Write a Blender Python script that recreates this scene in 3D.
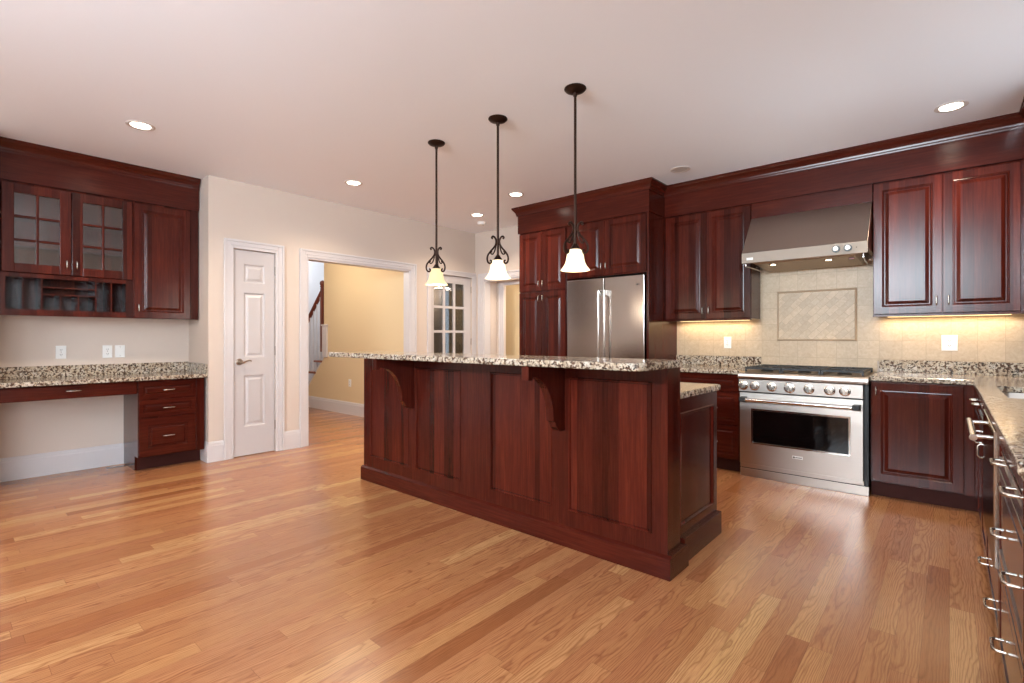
import bpy, bmesh, math, random
from mathutils import Vector, Matrix
random.seed(7)
S = bpy.context.scene
for o in list(bpy.data.objects): bpy.data.objects.remove(o)
C = S.collection
PI = math.pi

# ------------------------------------------------------------------ camera
ZC = 2.768
FPX, Y0, YAW, CAMH = 501.8, 337.9, 0.71707, 1.2
cam = bpy.data.cameras.new('camera'); camo = bpy.data.objects.new('camera', cam); C.objects.link(camo)
camo.location = (0, 0, CAMH); camo.rotation_euler = (PI/2, 0, YAW)
cam.sensor_width = 36; cam.lens = FPX/1024*36; cam.shift_y = -(341.5-Y0)/1024
cam.clip_start = 0.02
S.camera = camo

# ------------------------------------------------------------------ world, light, exposure
S.view_settings.view_transform = 'Standard'; S.view_settings.look = 'None'
S.view_settings.exposure = 0.82; S.view_settings.gamma = 1; S.view_settings.use_curve_mapping = False
W = bpy.data.worlds.new('sky'); S.world = W; W.use_nodes = True
bg = W.node_tree.nodes['Background']; bg.inputs[0].default_value = (.75, .87, 1, 1); bg.inputs[1].default_value = 1.2

def light(name, kind, loc, power, color=(1, 1, 1), size=.1, size_y=None, rot=(0, 0, 0), spot=None, blend=.6):
    l = bpy.data.lights.new(name, kind); l.energy = power; l.color = color
    if kind == 'AREA':
        l.size = size
        if size_y: l.shape = 'RECTANGLE'; l.size_y = size_y
    elif kind in ('POINT', 'SPOT'): l.shadow_soft_size = size
    if kind == 'SPOT': l.spot_size = spot or 2; l.spot_blend = blend
    o = bpy.data.objects.new(name, l); C.objects.link(o); o.location = loc; o.rotation_euler = rot
    return o
DAY = (.77, .90, 1); WARM = (1, .82, .62); HALL = (1, .89, .74)
# daylight through unseen windows: south transom added to brighten the ceiling, east ones assumed
light('unseen_window_light', 'AREA', (-1.15, -2.76, 2.26), 380, (.76, .90, 1), 2.6, .58, (PI/2+.85, 0, 0))
light('unseen_window_light', 'AREA', (.90, -1.2, 1.5), 92, DAY, 1.8, 2.2, (0, PI/2, 0))
light('unseen_window_light', 'AREA', (.86, 3.7, 1.60), 13, DAY, .85, .75, (PI/2+.7, 0, PI/2))
# other rooms
light('hall_fill', 'POINT', (-6.9, 2.9, 2.45), 34, HALL, .12)  # fill without a fixture, added to light the hall
light('foyer_daylight', 'AREA', (-9.2, 4.2, 3.0), 34, DAY, 1.2, 1.6, (PI/2, 0, 0))
light('study_fill', 'POINT', (-6.0, 4.6, 2.4), 11, (1, .97, .9), .1)  # unseen fill added to lift the room behind the glazed door
light('passage_fill', 'AREA', (-4.5, 5.5, 2.03), 4, HALL, .2)  # added fill tucked under the opening head, brightens the reveal
light('pantry_fill', 'POINT', (-4.6, 5.85, 2.4), 6, HALL, .08)  # added fill behind the inner wall, brightens the wall beyond

# ------------------------------------------------------------------ helpers
class MB:
    def __init__(s): s.bm = bmesh.new()
    def face(s, vs):
        try: return s.bm.faces.new(vs)
        except ValueError: return None
    def box(s, x0, x1, y0, y1, z0, z1):
        v = [s.bm.verts.new((x, y, z)) for z in (z0, z1) for y in (y0, y1) for x in (x0, x1)]
        for f in ((0,1,3,2),(4,6,7,5),(0,4,5,1),(2,3,7,6),(0,2,6,4),(1,5,7,3)): s.face([v[i] for i in f])
        return s
    def prism(s, poly, axis, a0, a1):
        # poly: 2D points in the plane across the axis; axis x -> (y,z), y -> (x,z), z -> (x,y)
        mk = {'x': lambda p, a: (a, p[0], p[1]), 'y': lambda p, a: (p[0], a, p[1]), 'z': lambda p, a: (p[0], p[1], a)}[axis]
        A = [s.bm.verts.new(mk(p, a0)) for p in poly]; B = [s.bm.verts.new(mk(p, a1)) for p in poly]
        n = len(poly)
        s.face(A); s.face(B[::-1])
        for i in range(n): s.face((A[i], A[(i+1) % n], B[(i+1) % n], B[i]))
        return s
    def rings(s, rings, cap0=True, cap1=True, closed=False):
        R = [[s.bm.verts.new(p) for p in r] for r in rings]; n = len(R[0])
        m = len(R)
        for k in range(m if closed else m-1):
            a, b = R[k], R[(k+1) % m]
            for i in range(n): s.face((a[i], a[(i+1) % n], b[(i+1) % n], b[i]))
        if not closed:
            if cap0: s.face(R[0])
            if cap1: s.face(R[-1][::-1])
        return s
    def lathe(s, prof, c=(0, 0, 0), n=32, axis='z', closed=False):
        rr = []
        for r, h in prof:
            r = max(r, 1e-4); ring = []
            for i in range(n):
                t = 2*PI*i/n
                a, b = r*math.cos(t), r*math.sin(t)
                p = {'z': (a, b, h), 'y': (a, h, b), 'x': (h, a, b)}[axis]
                ring.append((c[0]+p[0], c[1]+p[1], c[2]+p[2]))
            rr.append(ring)
        return s.rings(rr, closed=closed)
    def tube(s, pts, r, n=10, closed=False):
        pts = [Vector(p) for p in pts]; m = len(pts); rr = []
        up = None
        for i, p in enumerate(pts):
            if closed: t = pts[(i+1) % m]-pts[i-1]
            else: t = pts[min(i+1, m-1)]-pts[max(i-1, 0)]
            t.normalize()
            if up is None:
                up = Vector((0, 0, 1)) if abs(t.z) < .9 else Vector((1, 0, 0))
            u = (up - t*up.dot(t)).normalized(); w = t.cross(u); up = u
            q = r[i] if isinstance(r, (list, tuple)) else r
            rr.append([p+(u*math.cos(2*PI*k/n)+w*math.sin(2*PI*k/n))*q for k in range(n)])
        return s.rings(rr, closed=closed)
    def framed(s, x0, x1, z0, z1, loops, y=0):
        # concentric rectangles in an x-z plane: loops of (inset, depth behind y)
        s.rings([[(x0+i, y+d, z0+i), (x1-i, y+d, z0+i), (x1-i, y+d, z1-i), (x0+i, y+d, z1-i)] for i, d in loops])
        return s
    def cells(s, xs, ys, filled, z0, z1):
        # slab out of grid cells, no inner faces
        V = {}
        def v(i, j, k):
            if (i, j, k) not in V: V[(i, j, k)] = s.bm.verts.new((xs[i], ys[j], (z0, z1)[k]))
            return V[(i, j, k)]
        F = lambda i, j: (i, j) in filled
        for (i, j) in filled:
            s.face((v(i,j,0), v(i,j+1,0), v(i+1,j+1,0), v(i+1,j,0)))
            s.face((v(i,j,1), v(i+1,j,1), v(i+1,j+1,1), v(i,j+1,1)))
            if not F(i-1, j): s.face((v(i,j,0), v(i,j,1), v(i,j+1,1), v(i,j+1,0)))
            if not F(i+1, j): s.face((v(i+1,j,0), v(i+1,j+1,0), v(i+1,j+1,1), v(i+1,j,1)))
            if not F(i, j-1): s.face((v(i,j,0), v(i+1,j,0), v(i+1,j,1), v(i,j,1)))
            if not F(i, j+1): s.face((v(i,j+1,0), v(i,j+1,1), v(i+1,j+1,1), v(i+1,j+1,0)))
        return s
    def build(s, name, mat, parent=None, bevel=0, smooth=False, loc=None, seg=2):
        bmesh.ops.recalc_face_normals(s.bm, faces=s.bm.faces[:])
        me = bpy.data.meshes.new(name); s.bm.to_mesh(me); s.bm.free()
        me.materials.append(mat)
        if smooth:
            for p in me.polygons: p.use_smooth = True
            me.set_sharp_from_angle(angle=math.radians(38))
        o = bpy.data.objects.new(name, me); C.objects.link(o)
        if parent is not None: o.parent = parent
        if loc: o.location = loc
        if bevel:
            b = o.modifiers.new('bevel', 'BEVEL'); b.width = bevel; b.segments = seg; b.limit_method = 'ANGLE'; b.angle_limit = math.radians(35)
            b.harden_normals = False
        return o

def thing(name, label, cat, loc=(0, 0, 0), rz=0, group=None):
    o = bpy.data.objects.new(name, None); C.objects.link(o); o.empty_display_size = .1
    o.location = loc; o.rotation_euler = (0, 0, rz)
    return tag(o, label, cat, group)
def tag(o, label, cat, group=None):
    o['label'] = label; o['category'] = cat
    if group: o['group'] = group
    return o
def struct(o, label=None):
    o['kind'] = 'structure'
    if label: o['label'] = label
    return o
def copy_tree(o, parent=None):
    c = o.copy(); C.objects.link(c)
    if parent is not None: c.parent = parent
    for ch in list(o.children): copy_tree(ch, c)
    return c

# ------------------------------------------------------------------ materials
def s2l(c): return tuple((x/12.92 if x <= .04045 else ((x+.055)/1.055)**2.4) for x in (v/255 for v in c))
class NT:
    def __init__(s, name):
        s.m = bpy.data.materials.new(name); s.m.use_nodes = True; s.t = s.m.node_tree; s.n = s.t.nodes; s.l = s.t.links
        s.b = s.n['Principled BSDF']
    def node(s, typ, **kw):
        n = s.n.new(typ)
        for k, v in kw.items(): setattr(n, k, v)
        return n
    def link(s, a, b): s.l.new(a, b)
    def math(s, op, a, b=None, c=None):
        n = s.node('ShaderNodeMath', operation=op)
        for i, v in enumerate((a, b, c)):
            if v is None: continue
            if isinstance(v, (int, float)): n.inputs[i].default_value = v
            else: s.link(v, n.inputs[i])
        return n.outputs[0]
    def comb(s, x, y, z):
        n = s.node('ShaderNodeCombineXYZ')
        for i, v in enumerate((x, y, z)):
            if isinstance(v, (int, float)): n.inputs[i].default_value = v
            else: s.link(v, n.inputs[i])
        return n.outputs[0]
    def obj(s):
        n = s.node('ShaderNodeTexCoord'); q = s.node('ShaderNodeSeparateXYZ'); s.link(n.outputs['Object'], q.inputs[0])
        return n.outputs['Object'], q.outputs[0], q.outputs[1], q.outputs[2]
    def noise(s, vec, scale, detail=4, rough=.55, dist=0):
        n = s.node('ShaderNodeTexNoise'); n.inputs['Scale'].default_value = scale; n.inputs['Detail'].default_value = detail
        n.inputs['Roughness'].default_value = rough; n.inputs['Distortion'].default_value = dist
        s.link(vec, n.inputs['Vector']); return n.outputs['Fac']
    def white(s, vec, dim='3D'):
        n = s.node('ShaderNodeTexWhiteNoise', noise_dimensions=dim)
        s.link(vec, n.inputs['Vector' if dim != '1D' else 'W']); return n.outputs['Value'], n.outputs['Color']
    def ramp(s, fac, stops, interp='LINEAR'):
        n = s.node('ShaderNodeValToRGB'); e = n.color_ramp.elements; n.color_ramp.interpolation = interp
        while len(e) < len(stops): e.new(.5)
        for q, (p, c) in zip(e, stops): q.position = p; q.color = (*c, 1) if len(c) == 3 else c
        s.link(fac, n.inputs[0]); return n.outputs[0]
    def mix(s, fac, a, b, mode='MIX'):
        n = s.node('ShaderNodeMix', data_type='RGBA', blend_type=mode)
        for i, v in ((0, fac), (6, a), (7, b)):
            if isinstance(v, (int, float)): n.inputs[i].default_value = v
            elif isinstance(v, tuple): n.inputs[i].default_value = (*v, 1)
            else: s.link(v, n.inputs[i])
        return n.outputs[2]
    def bump(s, h, strength=.1, dist=.01):
        n = s.node('ShaderNodeBump'); n.inputs['Strength'].default_value = strength; n.inputs['Distance'].default_value = dist
        s.link(h, n.inputs['Height']); s.link(n.outputs[0], s.b.inputs['Normal'])
    def set(s, **kw):
        for k, v in kw.items():
            i = s.b.inputs[k.replace('_', ' ')]
            if hasattr(v, 'is_output') or isinstance(v, bpy.types.NodeSocket): s.link(v, i)
            else: i.default_value = (*v, 1) if isinstance(v, tuple) and len(v) == 3 else v
        return s.m

def plain(name, rgb, rough=.5, metal=0, **kw):
    t = NT(name); return t.set(Base_Color=s2l(rgb), Roughness=rough, Metallic=metal, **kw)
def paint(name, rgb, rough=.6, amt=.02):
    t = NT(name); v, x, y, z = t.obj()
    t.bump(t.noise(v, 160, 3), .06, .002)
    return t.set(Base_Color=s2l(rgb), Roughness=rough)
def glow(name, rgb, strength):
    t = NT(name); return t.set(Base_Color=(.8, .8, .8), Emission_Color=s2l(rgb), Emission_Strength=strength)

def satin(t, col, rough, ior=1.45, fac=1.0):
    # lacquered wood: diffuse base under a short-tailed satin reflection
    o = t.n['Material Output']; d = t.node('ShaderNodeBsdfDiffuse'); g = t.node('ShaderNodeBsdfAnisotropic', distribution='BECKMANN')
    g.inputs['Roughness'].default_value = rough; g.inputs['Color'].default_value = (1, 1, 1, 1)
    t.link(col, d.inputs['Color'])
    f = t.node('ShaderNodeFresnel'); f.inputs[0].default_value = ior
    m = t.node('ShaderNodeMixShader'); t.link(t.math('MULTIPLY', f.outputs[0], fac), m.inputs[0]); t.link(d.outputs[0], m.inputs[1]); t.link(g.outputs[0], m.inputs[2])
    t.link(m.outputs[0], o.inputs[0]); t.n.remove(t.b); return t.m

def cherry(name, horizontal=False, stripw=.062, amt=1.0, tone=1.0):
    t = NT(name); v, x, y, z = t.obj()
    info = t.node('ShaderNodeObjectInfo'); rnd = t.math('MULTIPLY', info.outputs['Random'], 37.0)
    s_ = t.math('ADD', t.math('ADD', x, y), rnd)
    a, b = (z, s_) if horizontal else (s_, z)
    strip = t.math('FLOOR', t.math('ADD', t.math('DIVIDE', a, stripw), t.math('MULTIPLY', t.math('FLOOR', t.math('DIVIDE', a, stripw*2.3)), .37)))
    sv, _ = t.white(t.comb(strip, 3.1, t.math('FLOOR', rnd)))
    g1 = t.noise(t.comb(t.math('MULTIPLY', a, 90.), t.math('MULTIPLY', b, 4.), sv), 1, 4, .6, .4)
    g2 = t.noise(t.comb(t.math('MULTIPLY', a, 14.), t.math('MULTIPLY', b, 2.2), sv), 1, 3, .5, .6)
    col = t.ramp(t.math('ADD', t.math('MULTIPLY', g1, .6), t.math('MULTIPLY', g2, .4)),
                 [(.25, s2l((50, 14, 9))), (.5, s2l((66, 21, 13))), (.75, s2l((84, 32, 20)))])
    k = t.math('MULTIPLY', t.math('ADD', 1-.38*amt, t.math('MULTIPLY', sv, .85*amt)), tone)
    col = t.mix(1., col, t.comb(k, k, k), 'MULTIPLY')
    return satin(t, col, .24, 1.36)

def granite(name):
    t = NT(name); v, x, y, z = t.obj()
    n1 = t.noise(v, 50, 3, .6, .3)
    n2 = t.noise(v, 84, 3, .65, .5)
    n3 = t.noise(v, 20, 3, .6)
    vo = t.node('ShaderNodeTexVoronoi'); vo.inputs['Scale'].default_value = 130; t.link(v, vo.inputs['Vector'])
    base = t.ramp(n3, [(.3, s2l((158, 132, 106))), (.5, s2l((192, 178, 158))), (.7, s2l((204, 198, 190)))])
    spk = t.ramp(vo.outputs['Color'], [(.25, s2l((140, 118, 98))), (.6, s2l((208, 192, 168)))])
    base = t.mix(.4, base, spk)
    br = t.ramp(n1, [(.44, (1, 1, 1)), (.49, (0, 0, 0))])
    base = t.mix(br, base, s2l((92, 70, 56)))
    bl = t.ramp(n2, [(.40, (1, 1, 1)), (.44, (0, 0, 0))])
    col = t.mix(bl, base, s2l((26, 21, 22)))
    return t.set(Base_Color=col, Roughness=.12, Specular_IOR_Level=.6)

def oak_floor(name):
    t = NT(name); v, x, y, z = t.obj()
    PW, PL = .083, 1.05
    row = t.math('FLOOR', t.math('DIVIDE', x, PW))
    rr, _ = t.white(t.comb(row, 7.7, 1.3))
    yy = t.math('ADD', y, t.math('MULTIPLY', rr, 9.0))
    L = t.math('ADD', PL*.75, t.math('MULTIPLY', rr, PL*.7))
    seg = t.math('FLOOR', t.math('DIVIDE', yy, L))
    pv, pc = t.white(t.comb(row, seg, 2.2)); pv2, _ = t.white(t.comb(seg, row, 9.1))
    fx = t.math('SUBTRACT', t.math('DIVIDE', x, PW), row)
    fy = t.math('SUBTRACT', t.math('DIVIDE', yy, L), seg)
    # cathedral grain: rings of a slightly tilted, wavy trunk
    cx = t.math('SUBTRACT', fx, t.math('ADD', -.4, t.math('MULTIPLY', pv2, 1.8)))
    wob = t.noise(t.comb(t.math('MULTIPLY', x, 9.), t.math('MULTIPLY', y, 2.4), t.math('MULTIPLY', pv, 40.)), 1, 3, .5)
    d = t.math('ADD', t.math('MULTIPLY', t.math('MULTIPLY', cx, cx), 1.7), t.math('ADD', t.math('MULTIPLY', yy, t.math('MULTIPLY', t.math('SUBTRACT', pv2, .5), 2.2)), t.math('MULTIPLY', wob, 1.5)))
    ringv = t.math('FRACT', t.math('MULTIPLY', d, 4.2))
    ring = t.ramp(ringv, [(0, (.2, .2, .2)), (.35, (0, 0, 0)), (.6, (.3, .3, .3)), (.85, (1, 1, 1)), (1, (.2, .2, .2))])
    fine = t.noise(t.comb(t.math('MULTIPLY', x, 330.), t.math('MULTIPLY', y, 9.), pv), 1, 4, .6)
    base = t.ramp(pv, [(0, s2l((150, 94, 56))), (.07, s2l((166, 106, 64))), (.2, s2l((176, 120, 78))), (.6, s2l((186, 129, 84))), (.88, s2l((196, 141, 92))), (1, s2l((210, 162, 108)))])
    base = t.mix(t.math('MULTIPLY', pv2, .35), base, s2l((178, 115, 82)))
    col = t.mix(t.math('MULTIPLY', ring, .6), base, s2l((126, 72, 42)))
    col = t.mix(t.ramp(fine, [(.36, (.4, .4, .4)), (.52, (0, 0, 0))]), col, s2l((116, 62, 34)))
    ex = t.math('MINIMUM', fx, t.math('SUBTRACT', 1., fx)); ey = t.math('MULTIPLY', t.math('MINIMUM', fy, t.math('SUBTRACT', 1., fy)), L)
    gap = t.math('MINIMUM', t.math('MULTIPLY', ex, PW), ey)
    gm = t.ramp(t.math('MULTIPLY', gap, 100.), [(.04, (1, 1, 1)), (.11, (0, 0, 0))])
    col = t.mix(t.math('MULTIPLY', gm, .5), col, s2l((84, 46, 26)))
    return satin(t, col, .27, 1.5)

def travertine(name, pitch=None, diag=False, tone=1.0):
    t = NT(name); v, x, y, z = t.obj()
    s_ = t.math('ADD', x, y)
    if diag:
        r = .70710678
        u = t.math('MULTIPLY', t.math('ADD', s_, z), r); w = t.math('MULTIPLY', t.math('SUBTRACT', s_, z), r)
        pu, pw = .102, .051
        roww = t.math('FLOOR', t.math('DIVIDE', w, pw))
        u = t.math('ADD', u, t.math('MULTIPLY', t.math('MODULO', roww, 2.0), .051))
    else:
        u, w = s_, z; pu = pw = pitch
    iu = t.math('FLOOR', t.math('DIVIDE', u, pu)); iw = t.math('FLOOR', t.math('DIVIDE', w, pw))
    fu = t.math('SUBTRACT', t.math('DIVIDE', u, pu), iu); fw = t.math('SUBTRACT', t.math('DIVIDE', w, pw), iw)
    e = t.math('MINIMUM', t.math('MULTIPLY', t.math('MINIMUM', fu, t.math('SUBTRACT', 1., fu)), pu),
               t.math('MULTIPLY', t.math('MINIMUM', fw, t.math('SUBTRACT', 1., fw)), pw))
    tv, tc = t.white(t.comb(iu, iw, 4.4))
    n = t.noise(t.comb(t.math('ADD', s_, t.math('MULTIPLY', tv, 5.)), 0., z), 26, 6, .65, 1.2)
    base = t.ramp(n, [(.3, s2l((186, 160, 130))), (.55, s2l((198, 174, 144))), (.75, s2l((208, 186, 156)))])
    k = t.math('ADD', .86 if diag else .94, t.math('MULTIPLY', tv, .2 if diag else .09))
    base = t.mix(1., base, t.comb(k, k, k), 'MULTIPLY')
    gm = t.ramp(t.math('MULTIPLY', e, 100.), [(.10, (1, 1, 1)), (.19, (0, 0, 0))])
    col = t.mix(gm, base, s2l((174, 150, 122)))
    t.bump(t.math('ADD', t.math('MULTIPLY', gm, -1.), t.math('MULTIPLY', n, .15)), .25, .002)
    return t.set(Base_Color=col, Roughness=.42)

def steel(name, rgb=(176, 170, 164), rough=.30, axis='x'):
    t = NT(name); v, x, y, z = t.obj()
    a = {'x': (2., 2., 500.), 'z': (500., 500., 2.)}[axis]
    n = t.noise(t.comb(t.math('MULTIPLY', x, a[0]), t.math('MULTIPLY', y, a[1]), t.math('MULTIPLY', z, a[2])), 1, 3, .6)
    k = t.math('ADD', .94, t.math('MULTIPLY', n, .12))
    c = s2l(rgb); col = t.mix(1., c, t.comb(k, k, k), 'MULTIPLY')
    o = t.n['Material Output']; g = t.node('ShaderNodeBsdfAnisotropic', distribution='BECKMANN')
    g.inputs['Roughness'].default_value = rough; t.link(col, g.inputs['Color'])
    t.link(g.outputs[0], o.inputs[0]); t.n.remove(t.b); return t.m

def glass(name, tint=(1, 1, 1), rough=.02, alpha=.16):
    # thin window pane: mostly clear with a mirror-like reflection
    t = NT(name); o = t.n['Material Output']
    tr = t.node('ShaderNodeBsdfTransparent'); tr.inputs[0].default_value = (*tint, 1)
    gl = t.node('ShaderNodeBsdfGlossy'); gl.inputs['Roughness'].default_value = rough
    fr = t.node('ShaderNodeFresnel'); fr.inputs[0].default_value = 1.6
    mx = t.node('ShaderNodeMixShader')
    t.link(t.math('ADD', t.math('MULTIPLY', fr.outputs[0], .9), alpha*.2), mx.inputs[0]); t.link(tr.outputs[0], mx.inputs[1]); t.link(gl.outputs[0], mx.inputs[2])
    t.link(mx.outputs[0], o.inputs[0]); t.n.remove(t.b)
    return t.m

M = dict(
    wall=paint('cream_wall_paint', (208, 192, 179)), ceil=paint('ceiling_paint', (240, 241, 246)),
    hall=paint('yellow_wall_paint', (222, 198, 158)), white=paint('white_trim_paint', (208, 202, 202), .35),
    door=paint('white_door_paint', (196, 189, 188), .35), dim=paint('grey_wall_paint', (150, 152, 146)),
    wood=cherry('cherry_wood'), plainwood=cherry('cherry_frame_wood', False, .3, .3), woodh=cherry('cherry_wood_horizontal', True, .6, .3), kick=plain('dark_toe_kick', (56, 21, 15), .6, Specular_IOR_Level=.15),
    inner=cherry('cherry_interior', False, .3, .3),
    granite=granite('granite'), floor=oak_floor('oak_strip_floor'),
    tile=travertine('travertine_tile', .155), diag=travertine('travertine_diagonal', diag=True), pencil=plain('stone_pencil_border', (182, 156, 128), .4),
    bandsteel=steel('hood_band_steel', (170, 158, 146), .7), hoodsteel=steel('hood_steel', (182, 168, 156), .42), steel=steel('brushed_steel', (192, 181, 172), .40), fridge=steel('fridge_steel', (186, 178, 172), .22), steelv=steel('brushed_steel_vertical', (192, 188, 184), .24, 'z'), chrome=plain('polished_steel', (215, 210, 205), .12, 1),
    nickel=plain('satin_nickel', (198, 190, 180), .25, 1), pewter=plain('aged_pewter', (158, 142, 128), .32, 1),
    black=plain('black_enamel', (14, 12, 12), .3), iron=plain('cast_iron', (30, 28, 28), .5), ovenglass=plain('dark_oven_glass', (10, 8, 8), .05),
    bronze=plain('oil_rubbed_bronze', (52, 34, 26), .42, .85),
    glass=glass('clear_pane'), plate=plain('white_plastic', (240, 238, 234), .35), slot=plain('outlet_slot', (70, 66, 64), .5),
    shade=plain('lit_glass_shade', (120, 108, 84), .3, Emission_Color=s2l((255, 234, 190)), Emission_Strength=1.25), amber=plain('amber_lit_glass_shade', (110, 96, 66), .3, Emission_Color=s2l((255, 222, 172)), Emission_Strength=.66), bulb=glow('bulb', (255, 236, 200), 12),
    lens=glow('lit_lens', (255, 244, 226), 9), offlens=plain('frosted_lens', (190, 182, 176), .4), can=plain('light_trim_ring', (206, 196, 190), .4),
    hoodlamp=glow('hood_lamp', (255, 226, 180), 10), treadwood=plain('stair_oak', (134, 74, 46), .35), railwood=plain('stair_rail_wood', (112, 54, 36), .35),
    red=plain('red_switch', (110, 24, 20), .4), puck=glow('under_cabinet_strip', (255, 214, 150), 2), vinyl=plain('grey_text', (92, 84, 80), .4),
)

# ------------------------------------------------------------------ the room
XW, XN, YN, XE, YS = -5.38, -5.96, 5.328, .76, -2.6
HX0, HY1 = -10.0, 7.6
def sbox(name, mat, boxes, label=None):
    mb = MB()
    for b in boxes: mb.box(*b)
    return struct(mb.build(name, mat), label)
sbox('floor', M['floor'], [(HX0, XE+.12, YS-.12, HY1, -.1, 0)], 'glossy oak strip floor running through the kitchen and hall')
sbox('ceiling', M['ceil'], [(-7.85, XE+.12, YS-.12, HY1, ZC, ZC+.1)], 'smooth white kitchen ceiling')
sbox('wall_north', M['wall'], [(XW-.12, -5.2, YN, YN+.12, 0, ZC), (-5.2, -4.3, YN, YN+.12, 2.05, ZC), (-4.3, XE+.12, YN, YN+.12, 0, ZC)], 'north wall of the kitchen behind the range')
sbox('wall_east', M['wall'], [(XE, XE+.12, YS, -2.35, 0, ZC), (XE, XE+.12, -.05, 3.25, 0, ZC), (XE, XE+.12, -2.35, -.05, 0, .55), (XE, XE+.12, -2.35, -.05, 2.45, ZC),
     (XE, XE+.12, 4.15, YN, 0, ZC), (XE, XE+.12, 3.25, 4.15, 0, 1.2), (XE, XE+.12, 3.25, 4.15, 2.05, ZC)])
sbox('wall_south', M['wall'], [(XW-.12, -2.5, YS-.12, YS, 0, ZC), (.2, XE+.12, YS-.12, YS, 0, ZC), (-2.5, .2, YS-.12, YS, 0, 1.95), (-2.5, .2, YS-.12, YS, 2.62, ZC)])
# west wall: desk niche, closet door, wide opening, glazed door
D1 = (1.943, 2.358, 2.095); OP = (2.705, 4.125, 2.095); D2 = (4.47, 5.255, 2.095)
sbox('wall_west', M['wall'], [(XW-.12, XW, 1.722, D1[0], 0, ZC), (XW-.12, XW, D1[0], D1[1], D1[2], ZC), (XW-.12, XW, D1[1], OP[0], 0, ZC), (XW-.12, XW, OP[0], OP[1], OP[2], ZC),
     (XW-.12, XW, OP[1], D2[0], 0, ZC), (XW-.12, XW, D2[0], D2[1], D2[2], ZC), (XW-.12, XW, D2[1], YN, 0, ZC)], 'cream west wall with desk niche, closet door and wide opening')
sbox('wall_niche', M['wall'], [(XN-.1, XN, .17, 1.84, 0, ZC)], 'back wall of the desk niche')
sbox('wall_niche_left', M['wall'], [(XW-.12, XW, YS, .29, 0, ZC), (XN, XW-.12, .17, .29, 0, ZC)])
sbox('wall_niche_right', M['wall'], [(XN, XW-.12, 1.722, 1.84, 0, ZC)])
# windows behind the camera, the south transom added for its light, and over the sink
def window(name, x0, x1, z0, z1, loc, rz):
    mb = MB(); f = .05
    mb.box(x0, x1, -.03, .03, z0, z0+f).box(x0, x1, -.03, .03, z1-f, z1).box(x0, x0+f, -.03, .03, z0+f, z1-f).box(x1-f, x1, -.03, .03, z0+f, z1-f)
    xm = (x0+x1)/2; mb.box(xm-.025, xm+.025, -.025, .025, z0+f, z1-f)
    o = mb.build(name, M['white']); o.location = loc; o.rotation_euler = (0, 0, rz); struct(o)
    MB().box(x0+f, x1-f, -.003, .003, z0+f, z1-f).build('pane', M['glass'], o)
window('added_transom', -1.35, 1.35, 1.95, 2.62, (-1.15, YS-.06, 0), 0)
window('window_2', -1.15, 1.15, .55, 2.45, (XE+.06, -1.2, 0), -PI/2)
window('window_3', -.45, .45, 1.2, 2.05, (XE+.06, 3.7, 0), -PI/2)

# casings and baseboards
def casing(name, a, b, h, w=.09, label=None, side='x', pos=0, out=1, left=True, right=True):
    # flat casing with a raised outer band, along y on an x-wall or along x on a y-wall
    mb = MB()
    def bx(p0, p1, z0, z1, t):
        if side == 'x': mb.box(min(pos, pos+out*t), max(pos, pos+out*t), p0, p1, z0, z1)
        else: mb.box(p0, p1, min(pos, pos+out*t), max(pos, pos+out*t), z0, z1)
    for t, i0, i1 in ((.014, .0, .028), (.018, .028, w-.022), (.026, w-.022, w)):
        if left: bx(a-i1, a-i0, 0, h+i1, t)
        if right: bx(b+i0, b+i1, 0, h+i1, t)
        bx(a-i0 if left else a, b+i0 if right else b, h+i0, h+i1, t)
    return struct(mb.build(name, M['white'], bevel=.003), label)
casing('trim_1', D1[0], D1[1], D1[2], .088, 'white casing round the closet door', pos=XW)
casing('trim_2', OP[0], OP[1], OP[2], .088, 'white casing round the wide hall opening', pos=XW)
casing('trim_3', D2[0], D2[1], D2[2], .07, 'white casing round the glazed door', pos=XW)
casing('trim_4', -5.2, -4.3, 2.05, .1, 'white casing round the north opening', side='y', pos=YN, out=-1)
# jamb linings
sbox('trim_5', M['white'], [(XW-.125, XW+.001, OP[0]-.001, OP[0]+.018, 0, OP[2]), (XW-.125, XW+.001, OP[1]-.018, OP[1]+.001, 0, OP[2]), (XW-.125, XW+.001, OP[0]+.018, OP[1]-.018, OP[2]-.018, OP[2]+.001)])
sbox('trim_6', M['white'], [(-5.201, -5.182, YN-.001, YN+.121, 0, 2.05), (-4.318, -4.299, YN-.001, YN+.125, 0, 2.05), (-5.182, -4.318, YN-.001, YN+.125, 2.032, 2.051)])
def baseboard(name, segs, label=None):
    mb = MB()
    for (ax, pos, out, a, b) in segs:
        prof = [(0, 0), (.016, 0), (.016, .155), (.012, .165), (.012, .176), (.006, .192), (0, .195)]
        pts = [(pos+out*p, z) for p, z in prof]
        if ax == 'x': mb.prism(pts, 'y', a, b)      # runs along y: (x, z) profile
        else: mb.prism(pts, 'x', a, b)              # runs along x: (y, z) profile
    return struct(mb.build(name, M['white']), label)
baseboard('baseboard_west', [('x', XN, 1, .29, 1.176), ('x', XW, 1, 1.7221, D1[0]-.088), ('x', XW, 1, D1[1]+.088, OP[0]-.088), ('x', XW, 1, OP[1]+.088, D2[0]-.07), ('x', XW, 1, YS, .29), ('y', 1.722, -1, -5.55, XW+.016)], 'white baseboard along the west wall and niche')

# ------------------------------------------------------------------ doors
def panel_pair(mb, x0, x1, z0, z1): mb.framed(x0, x1, z0, z1, [(0, .006), (.0, .0005), (.014, .011), (.03, .011), (.05, .003)], 0)
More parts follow.
